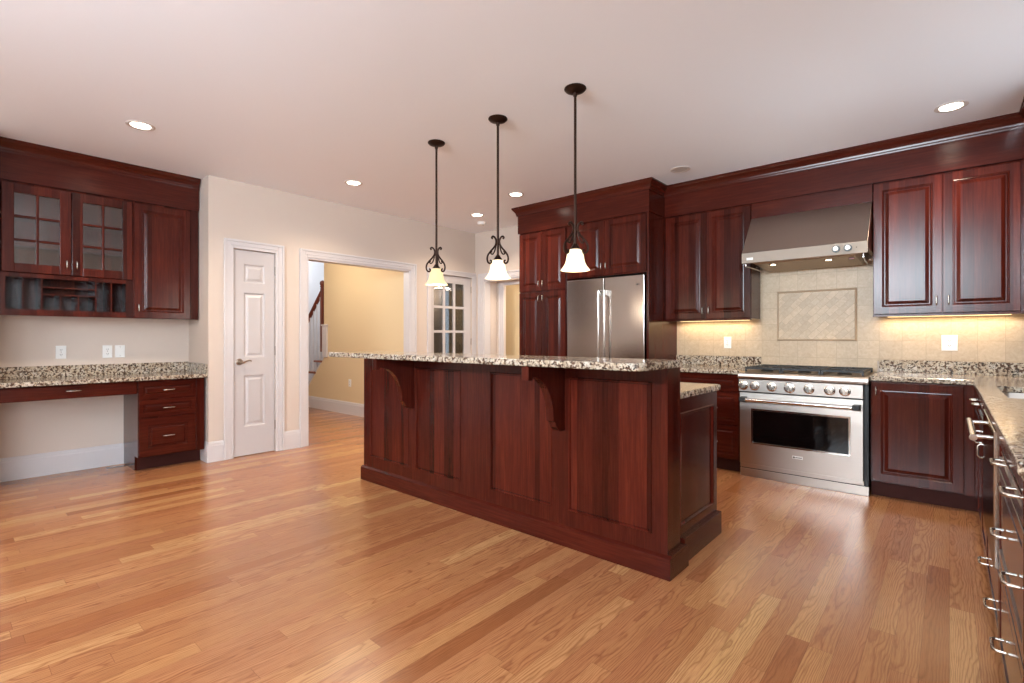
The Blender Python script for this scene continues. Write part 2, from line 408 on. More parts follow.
# closet door, six-panel narrow leaf with three panels in one column
d = thing('door_1', 'narrow white panelled closet door with lever handle', 'door', (XW-.012, D1[0], 0), PI/2); del d['category']; struct(d)
w = D1[1]-D1[0]
mb = MB(); x0, x1 = .105, w-.105
zs = [(.30, .82), (1.0, 1.66), (1.76, 1.95)]
mb.box(.004, x0, 0, .035, .008, 2.088).box(x1, w-.004, 0, .035, .008, 2.088)
prev = .008
for a_, b_ in zs: mb.box(x0, x1, 0, .035, prev, a_); prev = b_
mb.box(x0, x1, 0, .035, prev, 2.088)
mb.build('leaf', M['door'], d)
for a_, b_ in zs: MB().framed(x0-.001, x1+.001, a_-.001, b_+.001, [(0, .03), (0, .001), (.012, .013), (.026, .013), (.046, .004)]).build('panel', M['door'], d)
mb = MB(); zk = .958
mb.lathe([(.0, -.012), (.026, -.012), (.033, -.006), (.034, 0), (.034, .002)], (.062, 0, zk), 24, 'y')
mb.lathe([(.011, -.045), (.012, -.012)], (.062, 0, zk), 16, 'y')
mb.tube([(.06, -.045, zk-.004), (.085, -.048, zk-.006), (.115, -.047, zk+.008), (.14, -.045, zk+.016), (.158, -.042, zk+.012), (.162, -.041, zk+.002)], [.011, .010, .008, .007, .006, .005], 12)
mb.build('lever_handle', M['pewter'], d, smooth=True)
for z in (.24, 1.02, 1.86):
    MB().box(w-.004, w+.006, -.012, .004, z, z+.09).lathe([(.006, z-.004), (.006, z+.094)], (w+.002, -.012, 0), 12).build('hinge', M['pewter'], d)

# glazed door, fifteen lites
d = thing('door_2', 'white glazed door with small panes beside the wide opening', 'door', (XW-.02, D2[0], 0), PI/2); del d['category']; struct(d)
w = D2[1]-D2[0]
mb = MB(); L0, L1 = .07, w-.135; Z0, Z1 = .25, 1.985
mb.box(.004, L0, 0, .035, .008, 2.088).box(L1, w-.004, 0, .035, .008, 2.088).box(L0, L1, 0, .035, .008, Z0).box(L0, L1, 0, .035, Z1, 2.088)
for k in (1, 2):
    xm = L0+(L1-L0)*k/3; mb.box(xm-.018, xm+.018, .002, .033, Z0, Z1)
for k in range(1, 5):
    zm = Z0+(Z1-Z0)*k/5; mb.box(L0, L1, .003, .032, zm-.017, zm+.017)
mb.build('leaf', M['door'], d)
MB().box(L0, L1, .016, .020, Z0, Z1).build('pane', M['glass'], d)
for z in (.3, 1.1, 1.87): MB().box(w-.004, w+.006, -.01, .004, z, z+.09).lathe([(.006, z-.004), (.006, z+.094)], (w+.002, -.01, 0), 12).build('hinge', M['pewter'], d)

# ------------------------------------------------------------------ rooms beyond
YH = 4.26
sbox('wall_hall', M['hall'], [(-7.887, XW-.12, YH, YH+.11, 0, ZC)], 'warm yellow wall of the hall')
mb = MB().prism([(-7.887, .0), (-7.887, .86), (-8.45, .33), (-8.8, .0)], 'y', YH, YH+.06); struct(mb.build('wall_understair', M['hall']))
sbox('wall_foyer', M['white'], [(HX0, HX0+.1, -1.0, HY1, 0, 5.2), (HX0+.1, -7.85, 6.3, 6.4, 0, 5.2), (HX0+.1, XW-.12, -1.1, -1.0, 0, 5.2), (-7.85, -7.75, 4.37, HY1, ZC+.1, 5.2), (-7.85, -7.75, -1.0, 4.37, ZC+.1, 5.2)])
sbox('ceiling_foyer', M['ceil'], [(HX0, -7.75, -1.1, HY1, 5.2, 5.3)])
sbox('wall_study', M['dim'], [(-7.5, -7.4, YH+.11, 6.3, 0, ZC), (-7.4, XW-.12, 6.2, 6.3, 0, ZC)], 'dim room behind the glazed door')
sbox('wall_passage', M['wall'], [(-5.32, -5.2, YN+.12, 5.62, 0, ZC), (-4.3, -4.18, YN+.12, 5.62, 0, ZC), (-5.2, -4.3, YN+.12, 5.62, 2.05, ZC), (-5.32, -5.06, 5.62, 5.66, 0, ZC), (-4.4, -4.18, 5.62, 5.66, 0, ZC), (-5.06, -4.4, 5.62, 5.66, 1.99, ZC)], 'deep reveal of the north opening')
sbox('wall_pantry', M['hall'], [(-6.2, -4.0, 6.1, 6.2, 0, ZC)], 'cream yellow wall beyond the north opening')
casing('trim_7', -5.06, -4.4, 1.99, .09, 'white casing inside the north opening', side='y', pos=5.62, out=-1)
baseboard('baseboard_hall', [('y', YH, -1, -8.75, XW-.12)], 'white baseboard on the yellow hall wall')
# hall outlet
def outlet(label, loc, rz, kind='outlet', w=.072, h=.117, col='plate', group=None):
    t = thing('wall_outlet', label, 'outlet', loc, rz, group)
    MB().framed(-w/2, w/2, -h/2, h/2, [(0, 0), (0, -.003), (.003, -.006)]).build('cover_plate', M[col], t)
    if kind == 'outlet':
        for s_ in (-1, 1):
            mb = MB().lathe([(.016, -.0085), (.0165, -.0055)], (0, 0, s_*.021), 20, 'y'); r = mb.build('receptacle', M['plate'], t)
            MB().box(-.0075, -.0045, -.0095, -.008, s_*.021-.004, s_*.021+.006).box(.0045, .0075, -.0095, -.008, s_*.021-.004, s_*.021+.006).box(-.002, .002, -.0095, -.008, s_*.021-.011, s_*.021-.007).build('slot', M['slot'], r)
        MB().lathe([(.003, -.0075), (.003, -.0055)], (0, 0, 0), 10, 'y').build('screw', M['nickel'], t)
    else:
        for s_ in (-1, 1):
            MB().lathe([(.003, -.0075), (.003, -.0055)], (0, 0, s_*.042), 10, 'y').build('screw', M['nickel'], t)
    return t
outlet('white outlet low on the yellow hall wall', (-7.084, YH, .493), 0)

# staircase in the foyer
t = thing('staircase', 'white staircase with brown treads, newel and handrail in the hall', 'staircase', (-8.8, YH, 0))
X0 = -8.8
mb = MB()
pts = []
steps = [(-8.88+.245*k, .202*(k+1)) for k in range(0, 6)]
prof = [(-8.88-X0, 0)]
for x, z in steps: prof += [(x-X0, z-.03), (x+.245-X0, z-.03)]
prof += [(steps[-1][0]+.245-X0, 0)]
mb.prism(prof, 'y', .115, 1.15); mb.build('risers', M['white'], t)
for i, (x, z) in enumerate(steps):
    MB().box(x-.17-X0, x+.105-X0, .035 if i < 5 else .115, 1.15, z-.028, z+.006).build('tread', M['treadwood'], t, bevel=.008)
mb = MB().prism([(-8.8-X0, .0), (-7.89-X0, .88), (-7.89-X0, 1.01), (-8.95-X0, 0)], 'y', .062, .113); mb.build('stringer', M['white'], t)
MB().box(-7.90-X0, -7.76-X0, .0-.03, .11, .88, 1.40).box(-7.91-X0, -7.75-X0, -.045, .12, 1.40, 1.425).build('end_post', M['white'], t, bevel=.004)
mb = MB().box(-8.185-X0, -8.13-X0, .09, .145, .96, 2.06).lathe([(.02, 2.06), (.045, 2.08), (.03, 2.10), (.045, 2.13), (.04, 2.17), (.005, 2.195)], (-8.157-X0, .117, 0), 20)
mb.build('newel_post', M['railwood'], t, bevel=.004)
mb = MB(); a_ = Vector((-8.95-X0, .117, 1.24)); b_ = Vector((-8.16-X0, .117, 2.015))
mb.tube([a_, b_], .034, 14); mb.build('handrail', M['railwood'], t, smooth=True)
for i in range(6):
    x = -8.62+.118*i; k = (x-steps[0][0])//.245; zb = steps[int(k)][1]; zt = 1.24+(x+8.75)*.981-.03
    MB().lathe([(.016, zb), (.016, zb+.12), (.010, zb+.2), (.009, zt)], (x-.2-X0, .117, 0), 12).build('baluster', M['white'], t, smooth=True)

# ------------------------------------------------------------------ cabinet pieces (fronts face local -y, y=0 is the door front)
DOOR = [(0, .02), (0, .0025), (.0025, 0), (.056, 0), (.060, .005), (.066, .004), (.070, .011), (.077, .011), (.100, .002)]
DRAW = [(0, .02), (0, .0025), (.0025, 0), (.034, 0), (.037, .004), (.041, .004), (.044, .009), (.048, .009), (.060, .003)]
def vpull(parent, x, z, h=.062, y=0, r=.0048):
    e = .028
    pts = [(x, y, z-h/2), (x, y-e*.7, z-h/2), (x, y-e, z-h/2+e*.35), (x, y-e, z+h/2-e*.35), (x, y-e*.7, z+h/2), (x, y, z+h/2)]
    return MB().tube(pts, r, 10).build('handle', M['nickel'], parent, smooth=True)
def hpull(parent, x, z, w=.085, y=0, r=.0048, e=.03):
    pts = [(x-w/2, y, z), (x-w/2, y-e*.72, z), (x-w/2+e*.3, y-e, z), (x+w/2-e*.3, y-e, z), (x+w/2, y-e*.72, z), (x+w/2, y, z)]
    return MB().tube(pts, r, 10).build('handle', M['nickel'], parent, smooth=True)
def door(parent, x0, x1, z0, z1, pull=None, prof=DOOR, name='door', mat='wood'):
    o = MB().framed(x0, x1, z0, z1, prof).build(name, M[mat], parent)
    if pull == 'wide': hpull(o, (x0+x1)/2, (z0+z1)/2)
    elif pull == 'two':
        for k in (.26, .74): hpull(o, x0+(x1-x0)*k, (z0+z1)/2)
    elif pull: vpull(o, pull[0], pull[1])
    return o
def carcass(parent, x0, x1, z0, z1, depth, kick=0, mat='wood'):
    mb = MB().box(x0, x1, .0205, depth, z0, z1)
    o = mb.build('body', M[mat], parent, bevel=.0015)
    if kick: MB().box(x0, x1, .0205+.06, depth, 0, z0).build('toe_kick', M['kick'], parent)
    return o
G = .0018   # reveal between neighbouring doors

# ------------------------------------------------------------------ desk niche
XF = -5.42
t = thing('desk_cabinet', 'dark cherry desk pedestal with three drawers under the granite desk', 'cabinet', (XF, 1.176, 0), PI/2)
MB().box(0, .456, .0205, .536, .13, .815).box(.456, .525, .008, .05, .125, .815).box(0, .018, .13, .536, 0, .1305).build('body', M['wood'], t, bevel=.0015)
MB().box(.018, .525, .13, .536, 0, .13).build('toe_kick', M['kick'], t)
for z0, z1 in ((.648, .803), (.487, .640), (.137, .479)): door(t, .004, .452, z0, z1, 'wide', DRAW if z1-z0 < .2 else [(0, .02), (0, .0025), (.0025, 0), (.07, 0), (.074, .005), (.08, .004), (.084, .009), (.09, .009), (.1, .001)], 'drawer', 'woodh')
t = thing('pencil_drawer', 'long shallow cherry drawer hung under the desk counter', 'drawer', (XF-.01, .30, 0), PI/2)
MB().box(.0, .873, .0205, .40, .705, .815).build('case', M['woodh'], t)
o = MB().framed(.004, .869, .703, .806, [(0, .02), (0, .003), (.003, 0)]).build('drawer_front', M['woodh'], t); hpull(o, .44, .765)
t = thing('desk_countertop', 'speckled granite desk counter in the niche on the left', 'countertop', (XN, .29, 0), 0)
MB().box(0, .572, 0, 1.432, .82, .855).build('slab', M['granite'], t, bevel=.006, seg=3)
MB().box(0, .02, 0, 1.432, .855, .955).build('backsplash', M['granite'], t, bevel=.003)
MB().box(.02, .56, 1.412, 1.432, .855, .95).build('side_splash', M['granite'], t, bevel=.003)
for y, lab, k in ((.728, 'white outlet above the desk, standing alone left of the other two plates', 'outlet'), (1.055, 'white outlet above the desk, close beside the blank plate', 'outlet'), (1.149, 'blank white wall plate above the desk, rightmost of the three plates', 'blank')):
    outlet(lab, (XN, y, 1.072), PI/2, k, w=.072 if k == 'outlet' else .075)

# upper glass cabinet with cubbies
XU = -5.63; DU = .328
t = thing('glass_cabinet', 'cherry wall cabinet with two glass doors above letter cubbies', 'cabinet', (XU, .30, 0), PI/2)
w = .882; T = .018
mb = MB().box(0, T, .0205, DU, 1.38, 2.455).box(w-T, w, .0205, DU, 1.38, 2.455).box(T, w-T, .0205, DU, 2.437, 2.455).box(T, w-T, .0205, DU, 1.38, 1.41)
mb.box(T, w-T, .0205, DU, 1.70, 1.725).box(T, w-T, DU-.01, DU, 1.41, 2.437)
mb.box(0, .058, 0.006, .0205, 1.38, 1.722).box(w-.052, w, .006, .0205, 1.38, 1.722).box(.058, w-.052, .006, .0205, 1.38, 1.432).box(.058, w-.052, .006, .0205, 1.692, 1.722)
mb.build('body', M['wood'], t)
mb = MB(); ca, cb = .058, w-.052; cw = cb-ca
for f in (.13, .275, .725, .865): mb.box(ca+cw*f-.005, ca+cw*f+.005, .012, DU-.01, 1.41, 1.70)
mb.box(ca+cw*.275, ca+cw*.725, .012, DU-.01, 1.615, 1.625).box(ca+cw*.275, ca+cw*.725, .012, DU-.01, 1.555, 1.565)
for f in (.425, .575): mb.box(ca+cw*f-.005, ca+cw*f+.005, .012, DU-.01, 1.41, 1.555)
mb.build('letter_cubbies', M['wood'], t)
for z in (1.95, 2.19): MB().box(T, w-T, .045, DU-.012, z, z+.016).build('shelf', M['inner'], t)
def glass_door(parent, x0, x1, z0, z1, px):
    f = .072
    mb = MB().box(x0, x0+f, 0, .02, z0, z1).box(x1-f, x1, 0, .02, z0, z1).box(x0+f, x1-f, 0, .02, z0, z0+f).box(x0+f, x1-f, 0, .02, z1-f, z1)
    xm = (x0+x1)/2; mb.box(xm-.009, xm+.009, .002, .016, z0+f, z1-f)
    for k in (1, 2): zm = z0+f+(z1-z0-2*f)*k/3; mb.box(x0+f, x1-f, .002, .016, zm-.009, zm+.009)
    o = mb.build('door', M['wood'], parent, bevel=.0025)
    MB().box(x0+f, x1-f, .0165, .0195, z0+f, z1-f).build('pane', M['glass'], o)
    vpull(o, px, z0+.09)
glass_door(t, .036, .453, 1.73, 2.44, .453-.03); glass_door(t, .458, .878, 1.73, 2.44, .458+.03)
t = thing('upper_cabinet', 'cherry wall cabinet with one solid raised-panel door beside the glass doors', 'cabinet', (XU, 1.185, 0), PI/2)
carcass(t, 0, .527, 1.38, 2.455, DU); door(t, .006, .458, 1.385, 2.44, (.036, 1.475))
MB().box(.462, .527, .004, .0205, 1.38, 2.455).build('filler', M['wood'], t)

CROWN = [(0, 0), (.010, 0), (.012, .010), (.016, .018), (.018, .030), (.030, .052), (.046, .070), (.050, .080), (.056, .086), (.056, .1), (0, .1)]
def crown(parent, path, z):
    # sweep the crown profile along a path of (x, y, nx, ny) stations with mitred offsets
    mb = MB(); mb.rings([[(x+nx*p, y+ny*p, z+h) for p, h in CROWN] for x, y, nx, ny in path])
    return mb.build('crown', M['woodh'], parent)
t = thing('desk_cornice', 'cherry frieze and crown moulding on the desk wall cabinets', 'crown moulding', (XU, .30, 2.455), PI/2)
MB().box(0, 1.412, -.012, .32, 0, .23).box(0, 1.412, -.018, -.012, .2, .214).build('frieze', M['woodh'], t)
crown(t, [(0, -.012, 0, -1), (1.412, -.012, 0, -1)], ZC-.1005-2.455)

# ------------------------------------------------------------------ pantry, fridge surround
YF = 4.64; ZU = 2.455; DP = YN-YF-.002
t = thing('pantry_cabinet', 'tall cherry pantry cabinet with four doors left of the fridge', 'cabinet', (-3.936, YF, 0))
carcass(t, 0, .692, .11, ZU, DP, kick=1)
for z0, z1, zp in ((.12, 1.738, 1.66), (1.752, 2.442, 1.835)):
    door(t, .006, .345-G, z0, z1, (.345-.03, zp)); door(t, .345+G, .686, z0, z1, (.345+.03, zp))
t = thing('fridge_top_cabinet', 'cherry two-door cabinet directly above the refrigerator', 'cabinet', (-3.243, YF, 0))
MB().box(0, .971, .0205, DP, 1.858, ZU).build('body', M['wood'], t, bevel=.0015)
door(t, .02, .490-G, 1.872, 2.442, (.490-.028, 1.96)); door(t, .490+G, .966, 1.872, 2.442, (.490+.028, 1.96))
o = MB().box(-2.271, -2.247, YF, YN-.002, 0, ZU).build('end_panel', M['wood'], bevel=.002); tag(o, 'tall plain cherry end panel right of the refrigerator', 'panel')
t = thing('refrigerator', 'stainless steel double-door refrigerator with two long bar handles', 'refrigerator', (-3.206, 4.61, 0))
w = .925
MB().box(.01, w-.01, .075, .70, .01, 1.815).build('body', M['iron'], t)
MB().box(.012, w-.012, .06, .12, .012, .09).build('grille', M['black'], t)
for a_, b_, hx in ((.0, .466, .434), (.472, w, .504)):
    o = MB().box(a_, b_, 0, .07, .10, 1.832).build('door', M['fridge'], t, bevel=.006, seg=3)
    h = MB().tube([(hx, -.06, .55), (hx, -.06, 1.69)], .0115, 16); h = h.build('handle', M['chrome'], o, smooth=True)
    for z in (.57, 1.665): MB().prism([(-.072, z-.02), (-.072, z+.028), (-.045, z+.035), (0, z+.035), (0, z-.025), (-.05, z-.02)], 'x', hx-.014, hx+.014).build('handle_bracket', M['chrome'], o, bevel=.003)
b_ = MB().lathe([(.009, -.003), (.010, 0)], (w-.075, 0, 1.737), 20, 'y').box(w-.060, w-.0575, -.002, 0, 1.729, 1.745).box(w-.0575, w-.050, -.002, 0, 1.7425, 1.745).box(w-.0575, w-.050, -.002, 0, 1.729, 1.7315).box(w-.050, w-.0475, -.002, 0, 1.732, 1.742)
b_.build('badge', M['vinyl'], t)

t = thing('fridge_cornice', 'cherry frieze and crown moulding stepped out above the refrigerator', 'crown moulding', (-3.936, YF, ZU))
wf = 1.689
MB().box(-.008, wf+.008, -.010, DP, 0, .24).build('frieze', M['woodh'], t)
crown(t, [(-.008, DP, -1, 0), (-.008, -.010, -1, -1), (wf+.008, -.010, 1, -1), (wf+.008, .30, 1, 0)], ZC-.1005-ZU)

# ------------------------------------------------------------------ north uppers
YU = 5.0; DN = YN-YU-.016; ZB = 1.385
def light_rail(parent, x0, x1, depth, z):
    MB().box(x0, x1, -.006, .03, z-.016, z).build('light_rail', M['woodh'], parent, bevel=.003)
    MB().box(x0+.08, x1-.08, depth-.10, depth-.06, z-.012, z-.0005).build('light_strip', M['puck'], parent)
t = thing('upper_cabinet', 'cherry two-door wall cabinet left of the range hood', 'cabinet', (-2.245, YU, 0))
carcass(t, 0, .845, ZB, ZU, DN); door(t, .012, .430-G, ZB+.006, 2.442, (.430-.03, 1.47)); door(t, .430+G, .842, ZB+.006, 2.442, (.430+.03, 1.47)); light_rail(t, 0, .845, DN, ZB)
t = thing('upper_cabinet', 'large cherry two-door wall cabinet right of the range hood', 'cabinet', (-.470, YU, 0))
carcass(t, 0, .895, ZB, ZU, DN); door(t, .004, .430-G, ZB+.006, 2.442, (.430-.035, 1.485)); door(t, .430+G, .848, ZB+.006, 2.442, (.430+.035, 1.485)); light_rail(t, 0, .895, DN, ZB)
t = thing('upper_cabinet', 'cherry corner wall cabinet on the east wall, at the far right edge', 'cabinet', (.43, 4.995, 0), -PI/2)
carcass(t, 0, .70, ZB, ZU, .328); door(t, .05, .69, ZB+.006, 2.442, (.1, 1.485))
t = thing('range_wall_cornice', 'cherry frieze and crown moulding running above the hood to the right corner', 'crown moulding', (-2.238, YU, ZU))
xc = .43+2.238
MB().box(.0, xc-.012, -.012, DN, .0, .235).box(0, xc-.018, -.018, -.012, .205, .218).build('frieze', M['woodh'], t)
crown(t, [(.0, -.012, 0, -1), (xc-.012, -.012, -1, -1)], ZC-.1005-ZU)
e = thing('east_cornice', 'cherry cornice turning onto the east wall at the upper right corner', 'crown moulding', (.43, YU, ZU))
MB().box(-.011, .326, -.70, -.013, 0, .235).build('frieze', M['woodh'], e)
crown(e, [(-.012, -.012, -1, -1), (-.012, -.70, -1, 0)], ZC-.1005-ZU)
MB().box(.838+.004, 1.768-.004, .012, .035, -.16, -.0005).build('valance', M['woodh'], t)

# ------------------------------------------------------------------ hood
t = thing('range_hood', 'stainless steel sloped range hood above the range', 'range hood', (-1.397, 4.72, 1.85))
w = .922; D = YN-4.72-.016
prof = [(0, .012), (0, .103), (.006, .108), (.29, .462), (D, .462), (D, .02), (D-.02, .02), (D-.02, .05), (.03, .05), (.03, .012)]
mb = MB().prism(prof, 'x', 0, w); mb.build('canopy', M['hoodsteel'], t, bevel=.002)
MB().box(0, w, -.004, .03, .010, .102).build('front_band', M['bandsteel'], t, bevel=.003)
mb = MB().rings([[(.03, .035, .045), (w-.03, .035, .045), (w-.03, D-.03, .045), (.03, D-.03, .045)], [(.09, .075, .005), (w-.09, .075, .005), (w-.09, D-.06, -.02), (.09, D-.06, -.02)]])
mb.build('filter_pan', M['hoodsteel'], t)
for x in (.22, .64):
    MB().lathe([(.034, -.006), (.034, .03), (.022, .02), (.022, -.004)], (x, .15, .0), 20, closed=True).build('lamp_ring', M['chrome'], t)
    MB().lathe([(.021, -.004), (.021, .0)], (x, .15, 0), 20).build('lamp', M['hoodlamp'], t)
MB().box(.78, .815, .16, .18, -.010, .0).build('switch', M['red'], t)
for x in (.715, .795):
    k = MB().lathe([(.026, -.022), (.026, -.006), (.0275, -.006)], (x, 0, .058), 24, 'y').build('knob_bezel', M['black'], t, smooth=True)
    MB().lathe([(.001, -.034), (.017, -.034), (.019, -.02)], (x, 0, .058), 20, 'y').box(x-.004, x+.004, -.044, -.03, .040, .076).build('control_knob', M['pewter'], k)
MB().lathe([(.004, -.008), (.004, -.003)], (.85, 0, .058), 12, 'y').build('indicator', M['slot'], t)
MB().framed(.042, .095, .035, .058, [(0, -.003), (0, -.007), (.002, -.009)]).build('badge', M['plate'], t)
for x, s_ in ((-.0, 1), (w, -1)):
    MB().tube([(x+s_*.03, .02, -.012), (x+s_*.03, .02, .012)], .006, 10).tube([(x+s_*.03, .02, -.014), (x+s_*.045, .25, -.016), (x+s_*.05, .5, -.018)], .006, 10).build('filter_rail', M['chrome'], t, smooth=True)

# ------------------------------------------------------------------ tile backsplash
t = thing('tile_backsplash', 'cream travertine tile backsplash behind the range', 'backsplash', (0, YN, 1.02-.155*2))
zt = 1.02-.31
MB().box(-2.246, -1.40, -.010, 0, 1.0-zt, ZB-zt).box(-1.40, -.468, -.010, 0, .80-zt, 2.32-zt).box(-.468, .759, -.010, 0, 1.0-zt, ZB-zt).build('tiles', M['tile'], t)
bx0, bx1, bz0, bz1 = -1.252, -.612, 1.172-zt, 1.643-zt
o = MB().box(bx0+.018, bx1-.018, -.0135, -.010, bz0+.018, bz1-.018).build('diagonal_panel', M['diag'], t)
MB().rings([[(bx0+i, -.010-d_, bz0+i), (bx1-i, -.010-d_, bz0+i), (bx1-i, -.010-d_, bz1-i), (bx0+i, -.010-d_, bz1-i)] for i, d_ in ((0, 0), (.003, .008), (.009, .012), (.015, .008), (.018, .003))], False, False).build('border', M['pencil'], o)
sd = MB().box(.750, .759, 1.65, YN-.011, 1.0, 1.19).box(.750, .759, 4.15, YN-.011, 1.19, ZB).build('side_backsplash', M['tile']); tag(sd, 'tile backsplash on the east wall above the sink counter', 'backsplash')
outlet('white outlet on the tiles between fridge panel and range', (-1.71, YN-.010, 1.153), 0)
outlet('wide white outlet plate on the tiles right of the range', (0.0, YN-.010, 1.160), 0, w=.098, h=.125)

# ------------------------------------------------------------------ north base run
YB = 4.65; DB = YN-YB-.016; ZT = .879
t = thing('base_cabinet', 'cherry drawer base between the fridge panel and the range', 'cabinet', (-2.245, YB, 0))
carcass(t, 0, .848, .115, ZT, DB, kick=1)
for z0, z1, p in ((.725, .868, None), (.425, .715, 'two'), (.122, .415, 'two')): door(t, .006, .842, z0, z1, p, DRAW, 'drawer', 'woodh')
t = thing('base_cabinet', 'cherry one-door base cabinet immediately right of the range', 'cabinet', (-.452, YB, 0))
MB().box(0, .598, .0205, DB, .115, ZT).box(.53, .58, .006, .0205, .115, ZT).build('body', M['wood'], t, bevel=.0015)
MB().box(0, .66, .07, DB, 0, .115).build('toe_kick', M['kick'], t)
door(t, .008, .525, .128, .866, (.035, .80))
t = thing('countertop', 'short granite countertop left of the range', 'countertop', (-2.245, 4.615, 0))
MB().box(0, .855, 0, YN-4.615-.016, ZT, .914).build('slab', M['granite'], t, bevel=.007, seg=3)
MB().box(0, .855, YN-4.615-.030, YN-4.615-.016, .914, 1.014).build('backsplash', M['granite'], t, bevel=.003)
t = thing('countertop', 'long L-shaped granite countertop with the sink, right of the range', 'countertop', (-.455, 4.615, 0))
ox, oy = -.455, 4.615
SX0, SX1, SY0, SY1 = .215, .62, 3.36, 4.15
xs = [0, .119-ox, SX0-ox, SX1-ox, XE-.011-ox]; ys = [1.65-oy, SY0-oy, SY1-oy, 0, YN-.016-oy]
filled = {(i, j) for i in range(1, 4) for j in range(0, 4)} | {(0, 3)}
filled.discard((2, 1))
MB().cells(xs, ys, filled, ZT, .914).build('slab', M['granite'], t, bevel=.007, seg=3)
MB().box(0, XE-.011-ox, YN-oy-.030, YN-oy-.016, .914, 1.014).build('backsplash', M['granite'], t, bevel=.003)
MB().box(XE-.025-ox, XE-.0115-ox, 1.65-oy, YN-oy-.031, .914, 1.014).build('side_splash', M['granite'], t, bevel=.003)
t = thing('sink', 'stainless steel undermount sink set in the right-hand counter', 'sink', ((SX0+SX1)/2, (SY0+SY1)/2, .70))
a_, b_ = (SX1-SX0)/2, (SY1-SY0)/2
def rr(a, b, r, z, n=6):
    p = []
    for cx, cy, t0 in ((a-r, b-r, 0), (-a+r, b-r, PI/2), (-a+r, -b+r, PI), (a-r, -b+r, 1.5*PI)):
        for k in range(n+1): th = t0+PI/2*k/n; p.append((cx+r*math.cos(th), cy+r*math.sin(th), z))
    return p
MB().rings([rr(a_+.008, b_+.008, .05, .178), rr(a_-.002, b_-.002, .05, .178), rr(a_-.006, b_-.006, .05, .03), rr(a_-.05, b_-.05, .04, .004), rr(a_-.04, b_-.04, .05, -.004), rr(a_+.004, b_+.004, .05, .02)], False, False, closed=True).rings([rr(a_-.049, b_-.049, .04, .003), rr(a_-.049, b_-.049, .04, -.003)]).build('bowl', M['steel'], t, smooth=True)
MB().lathe([(.045, .004), (.045, .008), (.03, .008), (.03, .004)], (0, 0, 0), 24).build('drain', M['chrome'], t)

# ------------------------------------------------------------------ range
t = thing('range', 'stainless steel professional gas range with seven knobs', 'range', (-1.384, 4.60, 0))
w = .925
MB().box(.012, w-.004, .045, .70, .07, .845).build('body', M['iron'], t)
MB().box(.0, w, .035, .06, .0, .068).build('kick_plate', M['steel'], t, bevel=.002)
mb = MB().box(.004, w-.03, .02, .06, .078, .112); mb.build('lower_trim', M['steel'], t, bevel=.003)
MB().box(.01, w-.03, .04, .06, .066, .08).build('vent_slot', M['black'], t)
# oven door with window opening
dx0, dx1, dz0, dz1 = .008, w-.035, .118, .728
wx0, wx1, wz0, wz1 = .112, w-.125, .305, .582
o = MB()
o.box(dx0, wx0, 0, .042, dz0, dz1).box(wx1, dx1, 0, .042, dz0, dz1).box(wx0, wx1, 0, .042, dz0, wz0).box(wx0, wx1, 0, .042, wz1, dz1)
o = o.build('oven_door', M['steel'], t)
MB().rings([[(wx0-i, -e, wz0-i), (wx1+i, -e, wz0-i), (wx1+i, -e, wz1+i), (wx0-i, -e, wz1+i)] for i, e in ((.014, 0), (.012, .004), (.002, .004), (-.003, -.008))], False, False).build('window_frame', M['chrome'], o)
MB().box(wx0-.003, wx1+.003, .008, .02, wz0-.003, wz1+.003).build('window_glass', M['ovenglass'], o)
hz = .672
mb = MB().tube([(.07, -.055, hz), (w-.095, -.055, hz)], .0155, 18); mb.build('handle', M['chrome'], o, smooth=True)
for x in (.045, w-.07): MB().prism([(-.072, hz-.019), (-.072, hz+.019), (-.03, hz+.023), (0, hz+.023), (0, hz-.023), (-.03, hz-.023)], 'x', x-.024, x+.024).build('handle_bracket', M['iron'], o, bevel=.005)
bz = .226; o2 = MB().framed(.415, .490, bz-.012, bz+.012, [(0, 0), (0, -.003), (.002, -.005)]).build('badge', M['plate'], o)
mb = MB().lathe([(.0075, -.0062), (.0075, -.0045)], (.427, 0, bz), 14, 'y')
for k in range(6): mb.box(.438+k*.008, .438+k*.008+.0055, -.0062, -.0045, bz-.004, bz+.003+.002*(k % 2))
mb.build('badge_lettering', M['vinyl'], o2)
# control panel, knobs, cooktop
MB().prism([(.0, .738), (-.004, .842), (.05, .842), (.05, .738)], 'x', .0, w-.033).build('control_panel', M['steel'], t, bevel=.002)
for i, x in enumerate((.038, .128, .262, .396, .535, .677, .777)):
    r = .036 if i == 3 else .033; z = .789; y = -.0022
    k = MB().lathe([(r+.006, y), (r+.006, y-.008), (r, y-.011)], (x, 0, z), 28, 'y').build('knob_bezel', M['chrome'], t, smooth=True)
    MB().lathe([(.001, y-.045), (r-.008, y-.043), (r-.005, y-.010)], (x, 0, z), 28, 'y').box(x-.006, x+.006, y-.056, y-.03, z-.022, z+.022).build('control_knob', M['nickel'], k, smooth=True)
    MB().box(x-.005, x+.005, y-.0035, y, z+.045, z+.047).build('knob_mark', M['vinyl'], t)
MB().box(.372, .412, -.0065, 0, .820, .835).build('display', M['black'], t)
mb = MB(); prof = [(-.008+.03*(1-math.cos(q)), .862+.027*math.sin(q)) for q in [i*PI/12-PI/2 for i in range(0, 13)]]
mb.prism([(.04, .845), (0, .845), (-.012, .852), (-.016, .868), (-.010, .890), (.004, .902), (.03, .906), (.70, .906), (.70, .845)], 'x', -.004, w+.0); mb.build('cooktop', M['steel'], t, smooth=False)
